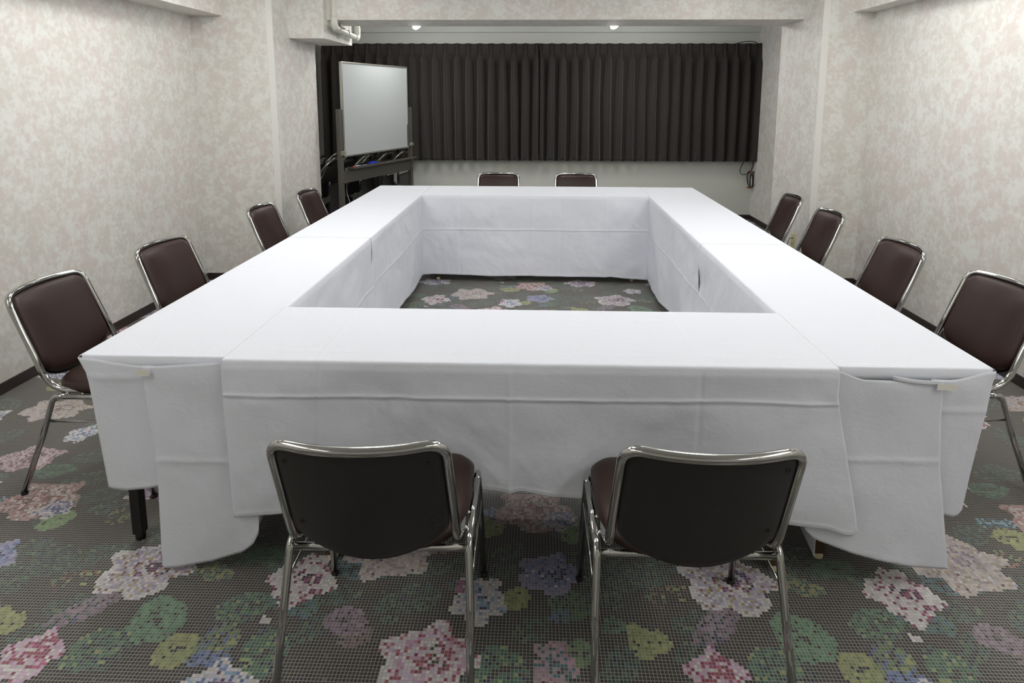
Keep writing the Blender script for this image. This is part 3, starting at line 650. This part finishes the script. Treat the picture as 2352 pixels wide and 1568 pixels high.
o = mb.build('tablecloth', M_CLOTH, solid=.0012); tag(o, 'white tablecloth over the near right table, with wide taped corner flap hanging low', 'tablecloth', 'white tablecloths')
MB().box(1.168, 1.225, -.0255, -.0245, .650, .668).build('tape', M_TAPE, o)
# far right
P = cloth_strip('y', YMR, YBo-.004, XRo-.002, XRi-.004, lambda t: .16, lambda t: .06+.03*math.sin(t*4), 61, creases_t=(1.75, 2.2, 2.65, 3.15, 3.45), crease_z=.43, amp=.011, top_crease=(.17, .30), out_shift=lambda t, z: -.10*smooth((.66-z)/.22), dz=.0012, step=.011)
o = MB().grid(P).build('tablecloth', M_CLOTH, solid=.0012); tag(o, 'white tablecloth over the far right table near the pillar with the outlet', 'tablecloth', 'white tablecloths')

# ------------------------------------------------------------------ curtains
def curtain(x0, x1, seed, lab):
    ztop, zbot, yc = 2.083, .716, 5.735
    nx = int((x1-x0)/.0052); xs = np.linspace(x0, x1, nx); zs = np.concatenate([np.linspace(ztop, ztop-.20, 26), np.linspace(ztop-.215, zbot, 46)])
    sp = .1335; ph = (xs-x0)/sp
    X = np.zeros((nx, len(zs), 3))
    for j, z in enumerate(zs):
        d = ztop-z
        wob = .16*vnoise(ph*.7, np.full(nx, z*1.1), seed)*smooth((d-.1)/.6)
        p = (ph+wob) % 1.0; q = np.minimum(p, 1-p)          # distance from pleat centre
        # header: flat with narrow pinched triple pleat
        pin = np.exp(-(q/.06)**2)
        head = -.022*pin+.016*np.exp(-((q-.15)/.045)**2)+.003*(d > .072)
        bw = .20+.05*smooth((d-.15)/.5); sk = .05*vnoise(np.floor(ph+.5)+.3, np.full(nx, .7), seed+4)
        q2 = np.abs(((ph+wob+sk+.5) % 1.0)-.5); body = .048-.100*np.exp(-(q2/bw)**4)-.006*np.cos(2*PI*q2)+.003*vnoise(ph*2, np.full(nx, z*2), seed+2)
        neck = np.exp(-((d-.105)/.035)**2)
        k = smooth((d-.09)/.16)
        y = head*(1-k)*(1-.35*neck)+(-.026*np.exp(-(q/.09)**2)*(1-k*.8))*neck+body*k
        am = (.85+.3*(vnoise(np.floor(ph)+.5, np.zeros(nx), seed+8)+.5))
        X[:, j, 0] = xs+.006*np.sin(2*PI*p)*k; X[:, j, 1] = yc+y*am
        X[:, j, 2] = z+(.010*np.cos(2*PI*p)*smooth((d-1.2)/.16)+.003*np.cos(2*PI*p)*(d < .01))
    o = MB().grid(X).build('curtain', M_CURT, solid=.0015)
    return tag(o, lab, 'curtain', 'dark pleated curtains')
curtain(-2.545, .045, 3, 'dark brown pinch-pleated curtain behind the whiteboard, left half')
curtain(.03, 2.585, 9, 'dark brown pinch-pleated curtain, right half ending at the hanging cable')
o = MB().box(-2.58, 2.57, YB-.06, YB-.035, 2.045, 2.065).build('curtain_rail', M_WHT); tag(o, 'white curtain rail on the back wall behind the curtain tops', 'rail')
MB().box(-2.5, -2.47, YB-.04, YB, 2.04, 2.07).box(0, .03, YB-.04, YB, 2.04, 2.07).box(2.45, 2.48, YB-.04, YB, 2.04, 2.07).build('rail_bracket', M_WHT, o)

# ------------------------------------------------------------------ hanging cable
r = empty('hanging_cable'); tag(r, 'black cable looping over the curtain end and coiled with brown ties beside the alcove wall', 'cable')
yc = 5.775
pts = [(2.30, yc-.03, 2.085), (2.36, yc-.06, 2.10), (2.45, yc-.07, 2.106), (2.52, yc-.05, 2.092), (2.565, yc, 2.06), (2.572, yc+.01, 1.6), (2.572, yc+.015, 1.0), (2.574, yc, .75), (2.57, yc-.01, .66), (2.545, yc-.02, .60)]
MB().tube(pts, .0045, 8, fillet=.04).build('cable', M_CABLE, r)
lp = [(2.475, yc+.01, .74), (2.45, yc, .68), (2.425, yc, .63), (2.425, yc, .58), (2.45, yc-.01, .553), (2.49, yc-.02, .56), (2.54, yc-.02, .60)]
MB().tube(lp, .0045, 8, fillet=.02).build('cable', M_CABLE, r)
for k, (dx, w, ang) in enumerate([(0, .030, .10), (.012, .022, -.02), (-.008, .036, .22), (.006, .014, .05), (.02, .030, -.12)]):
    q = []
    for i in range(24):
        a = 2*PI*i/24; a_ = w*math.cos(a); b_ = .098*math.sin(a)
        q.append((2.545+dx+a_*math.cos(ang)-b_*math.sin(ang)*.8, yc-.02-.006*k, .500+a_*math.sin(ang)+b_*math.cos(ang)))
    MB().tube(q, .0042, 8, closed=True).build('cable', M_CABLE, r)
MB().box(2.53, 2.555, yc-.065, yc-.005, .575, .605).build('cable_tie', M_TIE, r, bevel=.004)
MB().box(2.51, 2.55, yc-.065, yc-.005, .396, .412).build('cable_tie', M_TIE, r, bevel=.004)

# outlet on the right pillar
r = empty('wall_outlet', (XPR, 3.425, .29)); tag(r, 'beige wall outlet plate low on the right pillar between two chairs', 'outlet')
MB().box(-.007, 0, -.037, .037, -.062, .062).build('plate', M_OUTLET, r, bevel=.003)
for dz in (-.025, .025): MB().box(-.0085, -.0065, -.006, -.003, dz-.006, dz+.006).box(-.0085, -.0065, .003, .006, dz-.006, dz+.006).build('socket', M_RUBBER, r)
o = MB().tube([(XPR-.008, 3.42, .315), (XPR-.03, 3.42, .318), (XPR-.04, 3.435, .28), (XPR-.035, 3.46, .18), (XPR-.03, 3.5, .05), (XPR-.03, 3.6, .004)], .0025, 8, fillet=.02).build('power_cord', M_CABLE); tag(o, 'thin black cord plugged into the beige wall outlet', 'cord')

# ------------------------------------------------------------------ whiteboard
a = Vector((-1.822, 4.10, 0)); b = Vector((-1.437, 5.20, 0)); d = (b-a); Wd = d.length; ang = math.atan2(d.y, d.x)
r = empty('whiteboard', (a.x, a.y, 0), ang); tag(r, 'white enamel board on a dark grey stand in the left corner before the curtains', 'whiteboard')
# local: x along the board, -y faces the camera/right side
zb, zt = .904, 1.790
MB().box(.012, Wd-.012, -.008, .008, zb+.012, zt-.012).build('board_surface', M_BOARD, r)
MB().box(0, Wd, -.013, .013, zt-.016, zt).box(0, Wd, -.013, .013, zb, zb+.016).box(0, .016, -.013, .013, zb+.016, zt-.016).box(Wd-.016, Wd, -.013, .013, zb+.016, zt-.016).build('board_frame', M_ALU, r, bevel=.002)
MB().box(Wd-.022, Wd-.018, -.0145, -.008, zb+.03, zb+.26).build('magnet_strip', M_RUBBER, r)
for s, px_ in ((0, -.045), (1, Wd+.045)):
    p = MB().box(px_-.022, px_+.022, -.02, .02, .07, 1.352).build('post', M_STAND, r, bevel=.003)
    MB().box(px_-.025, px_+.052 if s == 0 else px_+.025, -.030, -.019, .925, .962).box(px_-.052 if s else px_-.025, px_+.025, -.030, -.021, .930, .958).build('clamp', M_CLAMP, p, bevel=.003)
    for zz in (.66, .735): MB().lathe([(.006, 0), (.006, .003), (.003, .004)], (px_, -.02, zz), 10, Matrix.Rotation(PI/2, 3, 'X')).build('bolt', M_RUBBER, p)
    f = MB().box(px_-.022, px_+.022, -.28, .28, .045, .085).build('foot_bar', M_STAND, r, bevel=.004)
    for yy in (-.25, .25): MB().lathe([(.02, -.012), (.022, 0), (.02, .012)], (px_, yy, .0225), 16, Matrix.Rotation(PI/2, 3, 'Y')).build('caster', M_RUBBER, f)
MB().box(-.023, Wd+.023, -.012, .012, .655, .765).build('crossbar', M_STAND, r, bevel=.003)
MB().box(.04, Wd+.03, -.085, -.012, .790, .794).box(.04, Wd+.03, -.088, -.085, .790, .812).box(.04, .043, -.085, -.012, .790, .808).box(Wd+.027, Wd+.03, -.085, -.012, .790, .808).box(.0, Wd, -.014, -.010, .765, .80).build('marker_tray', M_STAND, r)
# what lies on the tray, in world space
Mw = Matrix.Translation((a.x, a.y, 0)) @ Matrix.Rotation(ang, 4, 'Z')
def on_tray(x, y, z): return Mw @ Vector((x, y, z))
e = empty('board_eraser', on_tray(.40, -.05, .794), ang); tag(e, 'blue board eraser lying on the whiteboard tray', 'eraser')
MB().box(-.05, .05, -.02, .02, .010, .030).build('eraser_body', M_BLUE, e, bevel=.005); MB().box(-.048, .048, -.019, .019, 0, .010).build('felt_pad', M_RUBBER, e)
for (x, y, mcap, lab) in [(.15, -.040, M_RED, 'whiteboard marker with red cap at the near end of the tray'), (.22, -.062, M_BLUE, 'whiteboard marker with blue cap beside the blue eraser')]:
    e = empty('board_marker', on_tray(x, y, .794+.008), ang); tag(e, lab, 'marker', 'markers on the tray')
    MB().tube([(-.02, 0, 0), (.06, 0, 0)], .008, 12).build('barrel', M_WHT, e); MB().tube([(-.065, 0, 0), (-.02, 0, 0)], .009, 12).build('cap', mcap, e)

# ------------------------------------------------------------------ folded chairs leaning behind the board
def make_folded():
    r = empty('folding_chair')
    w = .205
    # back frame: tall inverted U with wide round top, kinked at mid height
    MB().tube([(-w, -.05, .012), (-w, .10, .47), (-w, .085, .60), (-w+.03, -.01, .77), (-.09, -.09, .86), (.09, -.09, .86), (w-.03, -.01, .77), (w, .085, .60), (w, .10, .47), (w, -.05, .012)], .0115, 12, fillet=[.06, .09, .09, .08, .08, .09, .09, .06]).build('back_frame', M_CHROME, r)
    MB().tube([(-w+.03, .10, .012), (-w+.03, .02, .46), (w-.03, .02, .46), (w-.03, .10, .012)], .0105, 12, fillet=[.06, .06]).build('leg_frame', M_CHROME, r)
    MB().tube([(-w+.03, .088, .09), (w-.03, .088, .09)], .007, 10).build('cross_bar', M_CHROME, r)
    MB().box(-.165, .165, -.012, .012, 0, .20, Matrix.Translation((0, .045, .60)) @ Matrix.Rotation(.52, 4, 'X')).build('backrest', M_FPANEL, r, bevel=.01)
    MB().box(-.168, .168, -.014, .014, 0, .42, Matrix.Translation((0, -.045, .17)) @ Matrix.Rotation(.02, 4, 'X')).build('seat', M_FPANEL, r, bevel=.012)
    for s in (-1, 1):
        a, b = s*(w-.012), s*(w-.016)
        MB().add([(q, y, z) for q in (a, b) for (y, z) in ((.075, .43), (-.02, .40), (-.075, .44), (-.07, .50), (-.035, .475))],
                 [(0, 1, 2, 3, 4), (9, 8, 7, 6, 5), (0, 5, 6, 1), (1, 6, 7, 2), (2, 7, 8, 3), (3, 8, 9, 4), (4, 9, 5, 0)]).build('hinge_bracket', M_FBRK, r)
    return r
f0 = make_folded()
FC = [(-2.10, 4.555, 82, 8, 'folded chrome chair nearest the pillar, in front of the dark stack'),
      (-1.88, 4.92, 82, 8, 'folded chrome chair behind the left post of the whiteboard'),
      (-1.725, 5.19, 82, 8, 'folded chrome chair behind the middle of the whiteboard tray'),
      (-1.60, 5.44, 82, 8, 'folded dark chair at the right end of the stack below the board'),
      (-2.28, 4.60, 82, 8, 'folded chair one row deeper against the pillar side'),
      (-2.07, 5.00, 82, 8, 'folded chair one row deeper behind the left board post'),
      (-1.90, 5.30, 82, 8, 'folded chair one row deeper behind the tray middle'),
      (-2.46, 4.68, 82, 8, 'folded chair farthest left in the alcove corner'),
      (-2.26, 5.12, 82, 8, 'folded chair deep in the alcove, below the curtain left end')]
for i, (x, y, a_, tilt, lab) in enumerate(FC):
    c = f0 if i == 0 else copy_tree(f0)
    c.rotation_euler = (0, 0, math.radians(a_)); c.location = (x, y, 0.0)
    tag(c, lab, 'folding chair', 'folded chairs stacked behind the whiteboard')
